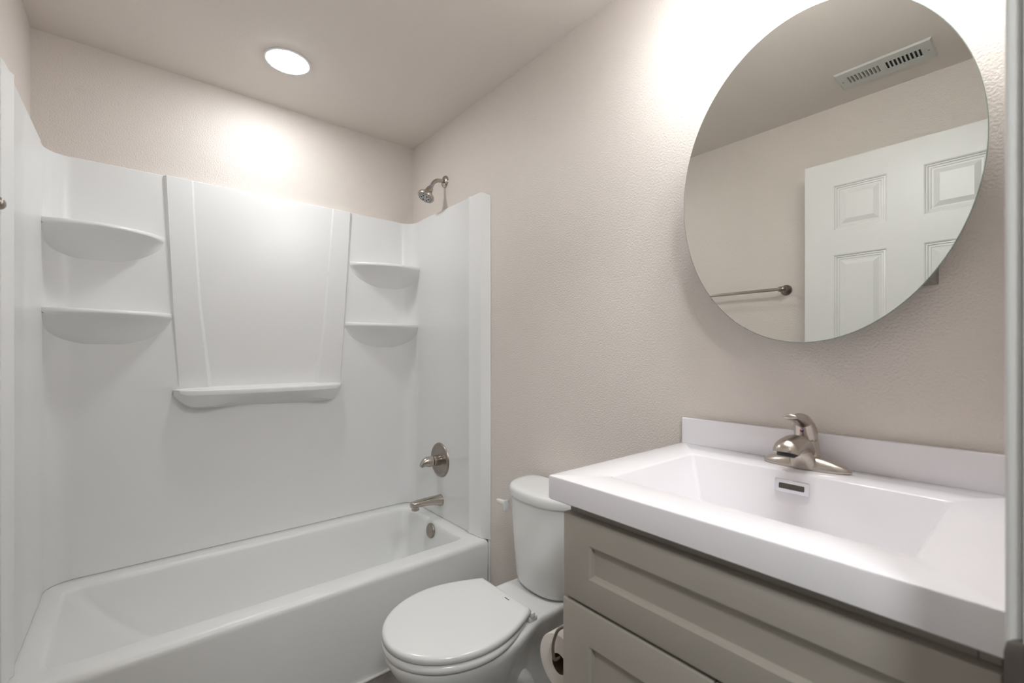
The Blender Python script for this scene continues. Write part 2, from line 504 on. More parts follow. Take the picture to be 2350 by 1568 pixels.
# soap ledge with an arched underside
bm = NB()
rows = []
LX0, LX1, NL = -1.112, -0.424, 36
for i in range(NL + 1):
    t = i / NL
    e = abs(2 * t - 1)
    x = LX0 + (LX1 - LX0) * t
    full = (1 - e ** 5) ** 0.5 if e < 1 else 0.0
    yf = YBK - 0.010 - 0.085 * full
    k = min(1.0, (1 - e) / 0.20); k = k * k * (3 - 2 * k)
    zlow = 1.046 - (0.060 if t < 0.5 else 0.064) * (k ** 0.6)
    arch = 0.026 * max(0.0, 1 - ((t - 0.55) / 0.36) ** 2)
    zt = 1.069
    g = lambda a, z: Vector((x, YBK + 0.01 + (yf - YBK - 0.01) * a, z))
    rows.append([g(-0.02, zt + 0.012), g(0.22, zt + 0.003), g(0.36, zt), g(0.86, zt), g(0.94, zt + 0.001), g(0.985, zt - 0.002), g(1.0, zt - 0.007), g(0.99, zt - 0.020 * min(1, k + 0.35)), g(0.94, zt - 0.027 * min(1, k + 0.3)),
                 g(0.60, zlow + 0.012 * k + arch), g(0.585, zlow + 0.0115 * k + arch), g(0.30, zlow + 0.006 * k + arch * 0.55), g(0.05, zlow), g(-0.05, zlow - 0.003)])
loft(bm, rows, closed=False)
make('soap_ledge', bm, M['acrylic'], sp, angle=24)

def side_panel(mirror):
    s = (lambda x: -W - x) if mirror else (lambda x: x)
    f = XR - 0.0022 if not mirror else (-W - XL - 0.0018)
    P = [(f + 0.012, -0.1485), (f + 0.001, -0.1485), (f, -0.1497), (f, -0.165), (f, -0.40), (f, -0.600), (f - 0.006, -0.612), (f - 0.008, -0.626), (f - 0.002, -0.640), (f - 0.001, -0.690), (f + 0.002, -0.7055), (f + 0.006, -0.709), (-0.0035, -0.748), (-0.001, -0.750)]
    bm = NB(); rows = []
    for z in (ZB, 0.8, 1.4, 1.935, ZT - 0.003): rows.append([Vector((s(x), y, (z if not (z > 1.94 and y < -0.73) else 1.937))) for x, y in P])
    rows.append([Vector((s(x + 0.002), y, ZT - (0 if y > -0.73 else 0.018))) for x, y in P])
    rows.append([Vector((s(-0.002), y, ZT - (0 if y > -0.73 else 0.018))) for x, y in P])
    loft(bm, rows, closed=False)
    return bm
pl = make('shower_wall_panel', side_panel(True), M['acrylic'], angle=30)
tag(pl, 'white side surround panel at left border of the picture, beside the towel bar', 'shower panel')
pr = make('shower_wall_panel', side_panel(False), M['acrylic'], angle=30)
tag(pr, 'white side surround panel carrying the tub valve and spout', 'shower panel')

# ------------------------------------------------------------------ shower head
SY = -0.357
sh = thing('shower_head', 'brushed nickel shower head on curved arm above the tub panel', 'shower head', (0, SY, 2.113))
bm = NB(); lathe(bm, (0, SY, 2.113), (-1, 0, 0), [(0, 0.031), (0.003, 0.031), (0.008, 0.028), (0.012, 0.020), (0.0135, 0.011)], 40)
make('flange', bm, M['nickel'], sh)
bm = NB()
arm = smooth_path([(-0.004, SY, 2.113), (-0.03, SY, 2.112), (-0.052, SY, 2.106), (-0.069, SY, 2.092), (-0.081, SY, 2.072), (-0.089, SY, 2.057)], 6)
tube(bm, arm, 0.0098, 18)
make('arm', bm, M['nickel'], sh)
ax = Vector((-0.47, 0, -0.883)).normalized()
o = Vector((-0.0835, SY, 2.068))
bm = NB(); lathe(bm, o - ax * 0.004, ax, [(0, 0.0099), (0, 0.0106), (0.0035, 0.0106), (0.0035, 0.0099)], 24, False, False)
make('tape_ring', bm, M['tape'], sh)
bm = NB(); lathe(bm, o, ax, [(0, 0.0115), (0.008, 0.0122), (0.012, 0.0122)], 24)
make('collar', bm, M['nickel'], sh)
bm = NB(); lathe(bm, o, ax, [(0.010, 0.0125), (0.011, 0.0165), (0.016, 0.0172), (0.026, 0.0188), (0.036, 0.0225), (0.044, 0.028), (0.050, 0.0345), (0.053, 0.0385), (0.0555, 0.0405), (0.0595, 0.0415), (0.061, 0.0410), (0.0615, 0.0425), (0.066, 0.043), (0.070, 0.0415), (0.0715, 0.0385), (0.0705, 0.036)], 48)
hd = make('head', bm, M['nickel'], sh)
bm = NB(); lathe(bm, o, ax, [(0.0695, 0.0365), (0.0720, 0.0355), (0.0735, 0.030), (0.0738, 0.004)], 40)
make('nozzle_plate', bm, M['nozzle_plate'], hd)
d_, a_, b_ = frame_of(ax)
random.seed(4)
for i in range(42):
    bm = NB()
    if i < 30:
        rr = 0.0325 if i % 2 else 0.0275
        th = i * 2 * PI / 30; r0 = 0.0015
    elif i < 36: rr = 0.0185; th = (i - 30) * 2 * PI / 6; r0 = 0.0036
    else: rr = 0.010; th = (i - 36) * 2 * PI / 6 + 0.5; r0 = 0.0011
    c = o + d_ * 0.0725 + a_ * (rr * math.cos(th)) + b_ * (rr * math.sin(th))
    lathe(bm, c, ax, [(0, r0 * 1.15), (0.0026, r0)], 10)
    make('nozzle', bm, M['black'], hd)

# ------------------------------------------------------------------ tub valve and spout
VY, VZ = -0.350, 0.672
vx = XR + 0.0025
vt = thing('tub_valve', 'round brushed nickel valve with pointed lever above the tub spout', 'shower valve', (vx, VY, VZ))
bm = NB(); lathe(bm, (vx, VY, VZ), (-1, 0, 0), [(0, 0.0885), (0.004, 0.0885), (0.009, 0.0865), (0.0135, 0.081), (0.0150, 0.075), (0.0140, 0.069), (0.0105, 0.063), (0.0095, 0.055), (0.010, 0.040), (0.011, 0.030)], 64)
make('escutcheon', bm, M['nickel_dark'], vt)
bm = NB(); lathe(bm, (vx, VY, VZ), (-1, 0, 0), [(0.010, 0.027), (0.0485, 0.0265), (0.0495, 0.0255)], 36)
make('sleeve', bm, M['nickel'], vt)
bm = NB()
rings = []
for t, r, dz, sc in ((0.0525, 0.0245, 0, 1), (0.0535, 0.0268, 0, 1), (0.068, 0.0270, 0.0, 1), (0.080, 0.0258, 0.001, 1), (0.092, 0.0228, 0.001, 1), (0.102, 0.0188, -0.001, 1), (0.110, 0.0145, -0.005, 1.0), (0.116, 0.0108, -0.009, 1.0), (0.120, 0.0062, -0.013, 1.0), (0.121, 0.001, -0.0145, 1.0)):
    rings.append([Vector((vx - t, VY + r * math.cos(k * 2 * PI / 32) * 0.95, VZ + dz + r * math.sin(k * 2 * PI / 32))) for k in range(32)])
loft(bm, rings, True, True)
ha = make('handle', bm, M['nickel'], vt)
bm = NB()
tube(bm, [(vx - 0.098, VY - 0.002, VZ - 0.006), (vx - 0.108, VY - 0.004, VZ - 0.014), (vx - 0.115, VY - 0.005, VZ - 0.021)], [0.013, 0.010, 0.005], 20)
make('lever_tip', bm, M['nickel'], ha)
bm = NB(); lathe(bm, (vx, VY, VZ), (-1, 0, 0), [(0.0494, 0.0250), (0.0526, 0.0250)], 32)
make('seam_ring', bm, M['black'], vt)

st = thing('tub_spout', 'brushed nickel tub spout below the round valve', 'tub spout', (vx, SY, 0.466))
bm = NB()
rings = []
for x, zc, hy, hz, e in ((vx, 0.4665, 0.0295, 0.0295, 2.0), (vx - 0.014, 0.4665, 0.0295, 0.0295, 2.0), (vx - 0.018, 0.467, 0.0285, 0.0285, 2.0), (vx - 0.030, 0.470, 0.0270, 0.0245, 2.2), (vx - 0.060, 0.4735, 0.0255, 0.0205, 2.5), (vx - 0.10, 0.4750, 0.0245, 0.0175, 2.8), (vx - 0.14, 0.4755, 0.0235, 0.0150, 3.0), (vx - 0.158, 0.4755, 0.0215, 0.0142, 3.0), (vx - 0.168, 0.4755, 0.0175, 0.0135, 3.0), (vx - 0.174, 0.4755, 0.0115, 0.0125, 3.0), (vx - 0.1755, 0.4755, 0.005, 0.011, 2.5)):
    ring = []
    for k in range(40):
        a = k * 2 * PI / 40
        c, s_ = math.cos(a), math.sin(a)
        ring.append(Vector((x, SY + hy * math.copysign(abs(c) ** (2 / e), c), zc + hz * math.copysign(abs(s_) ** (2 / e), s_))))
    rings.append(ring)
loft(bm, rings, True, True)
make('spout_body', bm, M['nickel'], st, angle=45)
bm = NB(); lathe(bm, (vx - 0.150, SY, 0.463), (0, 0, -1), [(0, 0.0175), (0.009, 0.0175), (0.010, 0.019), (0.016, 0.019), (0.018, 0.0175), (0.0175, 0.013), (0.012, 0.012)], 32)
make('aerator', bm, M['nickel'], st)

# ------------------------------------------------------------------ recessed ceiling light
cl = thing('ceiling_light', 'round white recessed ceiling light glowing above the tub', 'ceiling light', (-0.758, -0.388, H))
bm = NB(); lathe(bm, (-0.758, -0.388, H), (0, 0, -1), [(0, 0.088), (0.0025, 0.088), (0.0038, 0.085), (0.0040, 0.078), (0.0038, 0.074)], 56, True, False)
make('trim_ring', bm, M['trim'], cl)
bm = NB(); lathe(bm, (-0.758, -0.388, H), (0, 0, -1), [(0.0036, 0.0755), (0.0055, 0.0745), (0.0068, 0.066), (0.0076, 0.048), (0.0080, 0.025), (0.0080, 0.004)], 48)
make('lens', bm, M['downlight'], cl)

# ------------------------------------------------------------------ toilet
TY = -1.210
to = thing('toilet', 'white two-piece toilet with closed lid between tub and vanity', 'toilet', (-0.35, TY, 0))
def outline(xb, xf, hw, hb, n=40, xm=None, e=2.0, z=0.0):
    """plan outline of a bowl: straight back edge of half width hb at xb, widest hw at xm, round front at xf"""
    if xm is None: xm = xb + (xf - xb) * 0.5
    pts = []
    m = n
    side = []
    for k in range(m + 1):                       # from back corner to the front tip, one side
        t = k / m
        if t < 0.4:
            u = t / 0.4
            x = xb + (xm - xb) * u
            w = hb + (hw - hb) * math.sin(u * PI / 2)
        else:
            u = (t - 0.4) / 0.6
            a = u * PI / 2
            x = xm + (xf - xm) * math.sin(a) ** (2 / e)
            w = hw * max(0.0, math.cos(a)) ** (2 / e)
        side.append((x, w))
    for x, w in side: pts.append(Vector((x, TY + w, z)))
    for x, w in reversed(side[:-1]): pts.append(Vector((x, TY - w, z)))
    return pts
# bowl, deck and pedestal in one casting
bm = NB()
def bowl_ring(z, xb, hb, xw, hwaist, xm, hw, xf, e=2.0, n=14):
    """half outline: back half width hb at xb, waist hwaist at xw, widest hw at xm, front xf"""
    side = []
    for k in range(n):
        u = k / n
        s_ = u * u * (3 - 2 * u)
        side.append((xb + (xw - xb) * u, hb + (hwaist - hb) * s_))
    for k in range(n):
        u = k / n
        s_ = u * u * (3 - 2 * u)
        side.append((xw + (xm - xw) * u, hwaist + (hw - hwaist) * (0.35 * s_ + 0.65 * math.sin(u * PI / 2))))
    for k in range(n + 1):
        a = k / n * PI / 2
        side.append((xm + (xf - xm) * math.sin(a) ** (2 / e), hw * max(0.0, math.cos(a)) ** (2 / e)))
    return [Vector((x, TY + w, z)) for x, w in side] + [Vector((x, TY - w, z)) for x, w in reversed(side[:-1])]
rings = [bowl_ring(0.0, -0.13, 0.095, -0.25, 0.085, -0.38, 0.105, -0.52),
         bowl_ring(0.012, -0.13, 0.095, -0.25, 0.085, -0.38, 0.105, -0.52),
         bowl_ring(0.05, -0.14, 0.085, -0.25, 0.072, -0.38, 0.092, -0.505),
         bowl_ring(0.12, -0.15, 0.075, -0.25, 0.065, -0.39, 0.092, -0.51),
         bowl_ring(0.19, -0.14, 0.070, -0.25, 0.066, -0.41, 0.112, -0.55),
         bowl_ring(0.25, -0.11, 0.072, -0.25, 0.074, -0.43, 0.140, -0.61),
         bowl_ring(0.30, -0.08, 0.082, -0.25, 0.090, -0.45, 0.160, -0.655),
         bowl_ring(0.335, -0.06, 0.095, -0.245, 0.108, -0.465, 0.172, -0.682),
         bowl_ring(0.360, -0.05, 0.110, -0.24, 0.120, -0.47, 0.178, -0.694),
         bowl_ring(0.374, -0.045, 0.116, -0.24, 0.124, -0.47, 0.180, -0.698),
         bowl_ring(0.382, -0.046, 0.115, -0.24, 0.1225, -0.47, 0.178, -0.696),
         bowl_ring(0.3865, -0.052, 0.110, -0.24, 0.118, -0.47, 0.173, -0.690),
         bowl_ring(0.3870, -0.06, 0.100, -0.24, 0.108, -0.47, 0.160, -0.675)]
loft(bm, rings, True, True)
make('bowl', bm, M['porcelain'], to, angle=60)
# moulded trapway bulge on each side of the pedestal
for s in (-1, 1):
    bm = NB()
    tube(bm, smooth_path([(-0.42, TY + s * 0.045, 0.27), (-0.36, TY + s * 0.058, 0.235), (-0.30, TY + s * 0.060, 0.20), (-0.255, TY + s * 0.060, 0.14), (-0.25, TY + s * 0.062, 0.07), (-0.25, TY + s * 0.066, 0.004)], 6), 0.034, 20)
    make('trapway', bm, M['porcelain'], to, angle=60)
def slab(bm, f, steps):
    rings = [f(i_, z) for i_, z in steps]
    loft(bm, rings, True, True)
# seat ring (closed, seen as an edge) and lid
bm = NB()
f = lambda i_, z: outline(-0.300 - i_, -0.703 + i_, 0.188 - i_, 0.120 - i_, 30, -0.485, 2.0, z)
slab(bm, f, [(0.012, 0.3885), (0.004, 0.3895), (0.0, 0.394), (0.0, 0.402), (0.003, 0.4085), (0.009, 0.4115), (0.02, 0.412)])
make('seat', bm, M['seat'], to, angle=60)
bm = NB()
f = lambda i_, z: outline(-0.289 - i_, -0.703 + i_, 0.187 - i_, 0.127 - i_, 30, -0.485, 2.0, z)
slab(bm, f, [(0.010, 0.4140), (0.003, 0.4146), (0.0, 0.418), (0.0, 0.427), (0.002, 0.4318), (0.007, 0.4350), (0.016, 0.4362), (0.05, 0.4367), (0.10, 0.4369)])
ld = make('seat_lid', bm, M['seat'], to, angle=60)
bm = NB()
random.seed(2)
yy = TY - 0.030
for w in (0.004, 0.003, 0.005, 0.003, 0.004, 0.003):
    box(bm, -0.3165, -0.3135, yy - w + 0.0008, yy, 0.4359, 0.4372); yy -= w
make('printed_mark', bm, M['ink'], ld)
for s in (-1, 1):
    bm = NB()
    yh = TY + s * 0.108
    box(bm, -0.292, -0.258, yh - 0.017, yh + 0.017, 0.3868, 0.402, 0.004)
    box(bm, -0.288, -0.270, yh - 0.020, yh + 0.020, 0.398, 0.417, 0.005)
    make('hinge', bm, M['seat'], to)
# tank
def tank_ring(hw, xf, z, xb=-0.022, e=2.5, n=44, rb=0.02):
    pts = []
    xc = xb - 0.035
    for k in range(n + 1):
        a = -PI / 2 + PI * k / n
        c, s_ = math.cos(a), math.sin(a)
        pts.append(Vector((xc + (xf - xc) * abs(c) ** (2 / e), TY + hw * math.copysign(abs(s_) ** (2 / e), s_), z)))
    pts.append(Vector((xb - rb * 0.3, TY + hw - rb * 0.1, z)))
    pts.append(Vector((xb, TY + hw - rb, z)))
    pts.append(Vector((xb, TY - hw + rb, z)))
    pts.append(Vector((xb - rb * 0.3, TY - hw + rb * 0.1, z)))
    return pts
bm = NB()
loft(bm, [tank_ring(0.095, -0.150, 0.386), tank_ring(0.115, -0.160, 0.387), tank_ring(0.126, -0.170, 0.392), tank_ring(0.134, -0.177, 0.402), tank_ring(0.139, -0.1805, 0.42), tank_ring(0.150, -0.186, 0.52), tank_ring(0.158, -0.190, 0.62), tank_ring(0.163, -0.192, 0.705)], True, True)
make('tank', bm, M['porcelain'], to, angle=60)
bm = NB()
loft(bm, [tank_ring(0.162, -0.190, 0.7055), tank_ring(0.169, -0.198, 0.7065), tank_ring(0.171, -0.2005, 0.711), tank_ring(0.171, -0.2005, 0.728), tank_ring(0.169, -0.1985, 0.736), tank_ring(0.165, -0.194, 0.7415), tank_ring(0.158, -0.187, 0.7445), tank_ring(0.14, -0.17, 0.7462), tank_ring(0.08, -0.12, 0.747)], True, True)
make('tank_lid', bm, M['porcelain'], to, angle=60)
bm = NB()
box(bm, -0.168, -0.140, TY + 0.156, TY + 0.170, 0.630, 0.668, 0.004)
box(bm, -0.170, -0.152, TY + 0.160, TY + 0.204, 0.650, 0.666, 0.004, 3)
make('flush_lever', bm, M['seat'], to)

# ------------------------------------------------------------------ vanity cabinet
VX = -0.540
VY0, VY1 = -2.331, -1.714
ca = thing('vanity_cabinet', 'greige shaker vanity cabinet under the white sink top', 'vanity cabinet', (-0.27, -2.02, 0))
bm = NB()
for a in ((-0.519, -0.002, VY1 - 0.018, VY1 - 0.001, 0.0, 0.9165), (-0.519, -0.002, VY0 + 0.001, VY0 + 0.018, 0.0, 0.9165), (-0.519, -0.002, VY0 + 0.0185, VY1 - 0.0185, 0.10, 0.118),
          (-0.016, -0.002, VY0 + 0.0185, VY1 - 0.0185, 0.10, 0.9165), (-0.519, -0.500, VY0 + 0.0185, VY1 - 0.0185, 0.70, 0.74), (-0.519, -0.500, VY0 + 0.0185, VY1 - 0.0185, 0.875, 0.9165), (-0.519, -0.500, -2.045, -2.02, 0.10, 0.72)):
    box(bm, *a, 0.0008)
box(bm, -0.45, -0.435, VY0 + 0.002, VY1 - 0.002, 0.0, 0.101)
make('carcass', bm, M['cabinet'], ca)
def shaker(y0, y1, z0, z1, stile, rail_t, rail_b, x=VX, th=0.020):
    bm = NB()
    ins = 0.0035
    def ring(xx, a):
        return [Vector((xx, y0 + a, z0 + a)), Vector((xx, y1 - a, z0 + a)), Vector((xx, y1 - a, z1 - a)), Vector((xx, y0 + a, z1 - a))]
    def inner(xx, a):
        return [Vector((xx, y0 + stile + a, z0 + rail_b + a)), Vector((xx, y1 - stile - a, z0 + rail_b + a)), Vector((xx, y1 - stile - a, z1 - rail_t - a)), Vector((xx, y0 + stile + a, z1 - rail_t - a))]
    loft(bm, [ring(x + th, 0), ring(x + 0.0025, 0), ring(x + 0.0008, 0.0008), ring(x, 0.0028), inner(x, 0), inner(x + 0.003, 0.0045), inner(x + 0.009, 0.0065), inner(x + 0.010, 0.0075)], True, True)
    return bm
dw = make('drawer_front', shaker(VY0, VY1, 0.7235, 0.894, 0.068, 0.0495, 0.055), M['cabinet'], ca, angle=25)
dw['label'] = 'long blank drawer front under the sink'
for y0, y1 in ((-2.0305, VY1 + 0.002), (VY0, -2.0335)):
    make('door', shaker(y0, y1, 0.115, 0.7165, 0.070, 0.0695, 0.070), M['cabinet'], ca, angle=25)

# toilet paper and its holder on the cabinet's side
RX0, RX1, RY, RZ, RR = -0.486, -0.386, -1.6485, 0.517, 0.0640
tp = thing('toilet_paper_roll', 'white toilet paper roll hanging beside the vanity cabinet', 'toilet paper', (RX0, RY, RZ - RR))
bm = NB(); lathe(bm, (RX0, RY, RZ), (1, 0, 0), [(0.0, 0.0225), (0.0, 0.060), (0.001, 0.063), (0.003, RR), (0.098, RR), (0.1, 0.063), (0.1, 0.0225)], 56, False, False)
make('paper', bm, M['paper'], tp)
bm = NB(); lathe(bm, (RX0 + 0.0005, RY, RZ), (1, 0, 0), [(0, 0.0225), (0, 0.0215), (0.099, 0.0215), (0.099, 0.0225)], 40, False, False)
make('core', bm, M['cardboard'], tp)
th_ = thing('toilet_paper_holder', 'curved nickel hook holding the toilet paper roll', 'toilet paper holder', (-0.505, VY1, 0.63))
bm = NB()
tube(bm, smooth_path([(-0.507, VY1 - 0.0015, 0.632), (-0.507, -1.690, 0.630), (-0.507, -1.667, 0.612), (-0.507, -1.655, 0.588), (-0.507, -1.650, 0.566), (-0.506, -1.6505, 0.546), (-0.502, -1.6515, 0.536), (-0.490, -1.652, 0.5335), (-0.455, -1.652, 0.533), (-0.388, -1.652, 0.533)], 6), 0.0036, 16)
make('rod', bm, M['nickel_dark'], th_)
bm = NB(); lathe(bm, (-0.507, VY1 - 0.002, 0.632), (0, 1, 0), [(0, 0.016), (0.004, 0.016), (0.007, 0.012), (0.0075, 0.004)], 28)
make('mounting_plate', bm, M['nickel_dark'], th_)

# ------------------------------------------------------------------ vanity top with moulded basin
TX, TYA, TYB = -0.5573, -2.3405, -1.6857
CT, CB = 0.968, 0.9175
vt_ = thing('bathroom_sink', 'white moulded sink top with shallow rectangular basin', 'sink', (-0.28, -2.013, CB))
bm = NB()
def vr(x0, x1, y0, y1, z, r): return rrect(x0, x1, y0, y1, r, z, 5)
rings = [vr(-0.50, -0.10, -2.29, -1.74, CB, 0.004), vr(TX + 0.004, -0.003, TYA + 0.003, TYB - 0.003, CB, 0.003), vr(TX, -0.001, TYA, TYB, CB + 0.003, 0.004), vr(TX, -0.001, TYA, TYB, CT - 0.004, 0.004), vr(TX + 0.0012, -0.002, TYA + 0.0012, TYB - 0.0012, CT - 0.001, 0.004), vr(TX + 0.004, -0.003, TYA + 0.004, TYB - 0.004, CT, 0.004)]
BX0, BX1, BY0, BY1 = -0.464, -0.137, -2.252, -1.780
rings += [vr(BX0 - 0.006, BX1 + 0.006, BY0 - 0.006, BY1 + 0.006, CT, 0.010), vr(BX0 - 0.002, BX1 + 0.002, BY0 - 0.002, BY1 + 0.002, CT - 0.0012, 0.009), vr(BX0, BX1, BY0, BY1, CT - 0.004, 0.008),
          vr(BX0 + 0.012, BX1 - 0.019, BY0 + 0.024, BY1 - 0.031, CT - 0.124, 0.010), vr(BX0 + 0.020, BX1 - 0.022, BY0 + 0.032, BY1 - 0.034, CT - 0.130, 0.02),
          vr(BX0 + 0.06, BX1 - 0.06, BY0 + 0.10, BY1 - 0.10, CT - 0.134, 0.02), vr(-0.32, -0.28, -2.034, -1.994, CT - 0.136, 0.015)]
loft(bm, rings, False, True)
make('basin_slab', bm, M['marble'], vt_, angle=45)
bm = NB()
box(bm, -0.021, -0.001, TYA, TYB, CT - 0.002, 1.040, 0.003, 3)
make('backsplash', bm, M['marble'], vt_)
# overflow cover on the basin's back wall
oy, oz, ox = -2.0085, 0.937, -0.1425
bm = NB()
def orect(x, hy, hz, r):
    return [Vector((x + (p.y) * 0.155, oy + p.x, oz + p.y)) for p in rrect(-hy, hy, -hz, hz, r, 0, 4)]
loft(bm, [orect(ox + 0.002, 0.033, 0.0135, 0.0015), orect(ox - 0.0022, 0.033, 0.0135, 0.0015), orect(ox - 0.003, 0.0322, 0.0127, 0.0015), orect(ox - 0.003, 0.0245, 0.0058, 0.002), orect(ox + 0.001, 0.0245, 0.0058, 0.002)], False, False)
oc = make('overflow_cover', bm, M['chrome'], vt_, angle=30)
bm = NB()
loft(bm, [orect(ox - 0.0006, 0.0243, 0.0056, 0.002), orect(ox + 0.0005, 0.0243, 0.0056, 0.002)], True, True)
make('overflow_slot', bm, M['dark_hole'], oc)
bm = NB(); lathe(bm, (-0.30, -2.014, CT - 0.1362), (0, 0, 1), [(0, 0.033), (0.003, 0.033), (0.005, 0.029), (0.004, 0.022), (0.008, 0.020), (0.009, 0.004)], 32)
make('drain', bm, M['chrome'], vt_)

# ------------------------------------------------------------------ faucet
FX, FY = -0.068, -2.011
fa = thing('faucet', 'brushed nickel single-handle faucet on the sink top', 'faucet', (FX, FY, CT))
bm = NB()
# winged base plate
rings = []
for z, hl, hd, e in ((CT + 0.0002, 0.084, 0.0275, 2.0), (CT + 0.003, 0.0865, 0.0285, 2.0), (CT + 0.008, 0.0845, 0.0275, 2.0), (CT + 0.014, 0.077, 0.0252, 2.0), (CT + 0.019, 0.066, 0.0225, 2.0), (CT + 0.024, 0.051, 0.0190, 2.0), (CT + 0.028, 0.034, 0.0150, 2.0), (CT + 0.030, 0.012, 0.007, 2.0)):
    rings.append([Vector((FX + hd * math.sin(k * 2 * PI / 56), FY + hl * math.cos(k * 2 * PI / 56), z)) for k in range(56)])
loft(bm, rings, True, True)
make('base_plate', bm, M['nickel'], fa, angle=60)
bm = NB()
rings = []
for z, xc, hx, hy in ((CT + 0.001, FX, 0.029, 0.040), (CT + 0.012, FX + 0.001, 0.0275, 0.0375), (CT + 0.025, FX + 0.004, 0.0250, 0.0305), (CT + 0.040, FX + 0.007, 0.0235, 0.0260), (CT + 0.054, FX + 0.009, 0.0220, 0.0230), (CT + 0.061, FX + 0.010, 0.0212, 0.0215)):
    rings.append([Vector((xc + hx * math.cos(k * 2 * PI / 40), FY + hy * math.sin(k * 2 * PI / 40), z)) for k in range(40)])
loft(bm, rings, True, True)
make('body', bm, M['nickel'], fa, angle=60)
bm = NB()
# arched spout: rises from the body, bends over and opens downwards
P = smooth_path([(FX + 0.004, FY, CT + 0.024), (FX - 0.016, FY, CT + 0.044), (FX - 0.040, FY, CT + 0.056), (FX - 0.066, FY, CT + 0.0605), (FX - 0.091, FY, CT + 0.059), (FX - 0.106, FY, CT + 0.0565), (FX - 0.1125, FY, CT + 0.0525), (FX - 0.1145, FY, CT + 0.0475)], 6)
n = len(P)
rad = []
for i in range(n):
    t = i / (n - 1)
    rad.append(0.0205 + 0.002 * math.sin(t * PI) + 0.0045 * t)
tube(bm, P, rad, 36, True, None, [0.82 + 0.0 * i for i in range(n)])
make('spout', bm, M['nickel'], fa, angle=50)
bm2 = NB()
rings = []
for z, xc, hx, hy in ((CT + 0.003, FX - 0.012, 0.0215, 0.0290), (CT + 0.015, FX - 0.015, 0.0205, 0.0275), (CT + 0.028, FX - 0.020, 0.0190, 0.0240), (CT + 0.040, FX - 0.026, 0.0160, 0.0185), (CT + 0.048, FX - 0.030, 0.010, 0.012)):
    rings.append([Vector((xc + hx * math.cos(k * 2 * PI / 40), FY + hy * math.sin(k * 2 * PI / 40), z)) for k in range(40)])
loft(bm2, rings, True, True)
make('front_skirt', bm2, M['nickel'], fa, angle=60)
dd = (P[-1] - P[-3]).normalized()
bm = NB(); lathe(bm, P[-1] - dd * 0.002, dd, [(0, 0.0172), (0.0075, 0.0168), (0.0090, 0.015)], 32)
make('aerator', bm, M['black'], fa)
# handle: leaning dome that runs out into a thumb lever over the spout
hz0 = CT + 0.0620
hx0 = FX + 0.006
bm = NB()
rings = []
for z, xc, hx, hy in ((hz0, hx0, 0.0212, 0.0212), (hz0 + 0.003, hx0 - 0.0003, 0.0226, 0.0226), (hz0 + 0.016, hx0 - 0.002, 0.0235, 0.0228), (hz0 + 0.028, hx0 - 0.006, 0.0230, 0.0215), (hz0 + 0.038, hx0 - 0.012, 0.0215, 0.0195), (hz0 + 0.045, hx0 - 0.019, 0.0185, 0.0165), (hz0 + 0.0495, hx0 - 0.026, 0.0135, 0.0125), (hz0 + 0.051, hx0 - 0.031, 0.006, 0.006)):
    rings.append([Vector((xc + hx * math.cos(k * 2 * PI / 40), FY + hy * math.sin(k * 2 * PI / 40), z)) for k in range(40)])
loft(bm, rings, True, True)
hn = make('handle', bm, M['nickel'], fa, angle=60)
bm = NB()
P2 = smooth_path([(hx0 - 0.010, FY, hz0 + 0.036), (hx0 - 0.030, FY, hz0 + 0.047), (hx0 - 0.055, FY, hz0 + 0.052), (hx0 - 0.080, FY, hz0 + 0.0555), (hx0 - 0.097, FY, hz0 + 0.0595), (hx0 - 0.103, FY, hz0 + 0.061)], 5)
n2 = len(P2)
tube(bm, P2, [0.0175 if i < n2 * 0.3 else max(0.005, 0.0155 * (1 - ((i / (n2 - 1) - 0.3) / 0.7) ** 7) ** 0.5) for i in range(n2)], 28, True, None, [1.0 - 0.60 * min(1.0, i / (n2 - 1) / 0.6) for i in range(n2)])
make('thumb_lever', bm, M['nickel'], hn, angle=60)
for nm, mm, s in (('hot_mark', M['red'], 1), ('cold_mark', M['blue'], -1)):
    bm = NB()
    c0 = Vector((hx0 - 0.0275, FY, hz0 + 0.024))
    pts = [Vector((c0.x, c0.y + s * 0.0042 * math.cos(a), c0.z + 0.0055 * math.sin(a))) for a in [(-PI / 2 + PI * k / 12) for k in range(13)]]
    loft(bm, [[p + Vector((0.006, 0, 0)) for p in pts], pts], True, True)
    make(nm, bm, mm, hn)

# ------------------------------------------------------------------ oval mirror cabinet
MY, MZ, MA, MB_ = -2.0132, 1.6163, 0.2826, 0.3686
MXF = -0.090
mc = thing('mirror_cabinet', 'frameless oval mirror cabinet on the wall above the sink', 'mirror', (0, MY, MZ - MB_))
def ell(x, ins, n=128): return [Vector((x, MY + (MA - ins) * math.cos(k * 2 * PI / n), MZ + (MB_ - ins) * math.sin(k * 2 * PI / n))) for k in range(n)]
bm = NB(); loft(bm, [ell(MXF, 0.0012)], False, True)
make('mirror_glass', bm, M['mirror'], mc)
bm = NB(); loft(bm, [ell(MXF, 0.0012), ell(MXF + 0.0008, 0.0), ell(MXF + 0.0052, 0.0), ell(MXF + 0.006, 0.001), ell(MXF + 0.006, 0.12)], False, True)
make('glass_edge', bm, M['mirror_edge'], mc)
bm = NB(); box(bm, MXF + 0.006, 0.0, MY - 0.209, MY + 0.209, MZ - 0.2555, MZ + 0.238, 0.002)
make('cabinet_box', bm, M['box_grey'], mc)

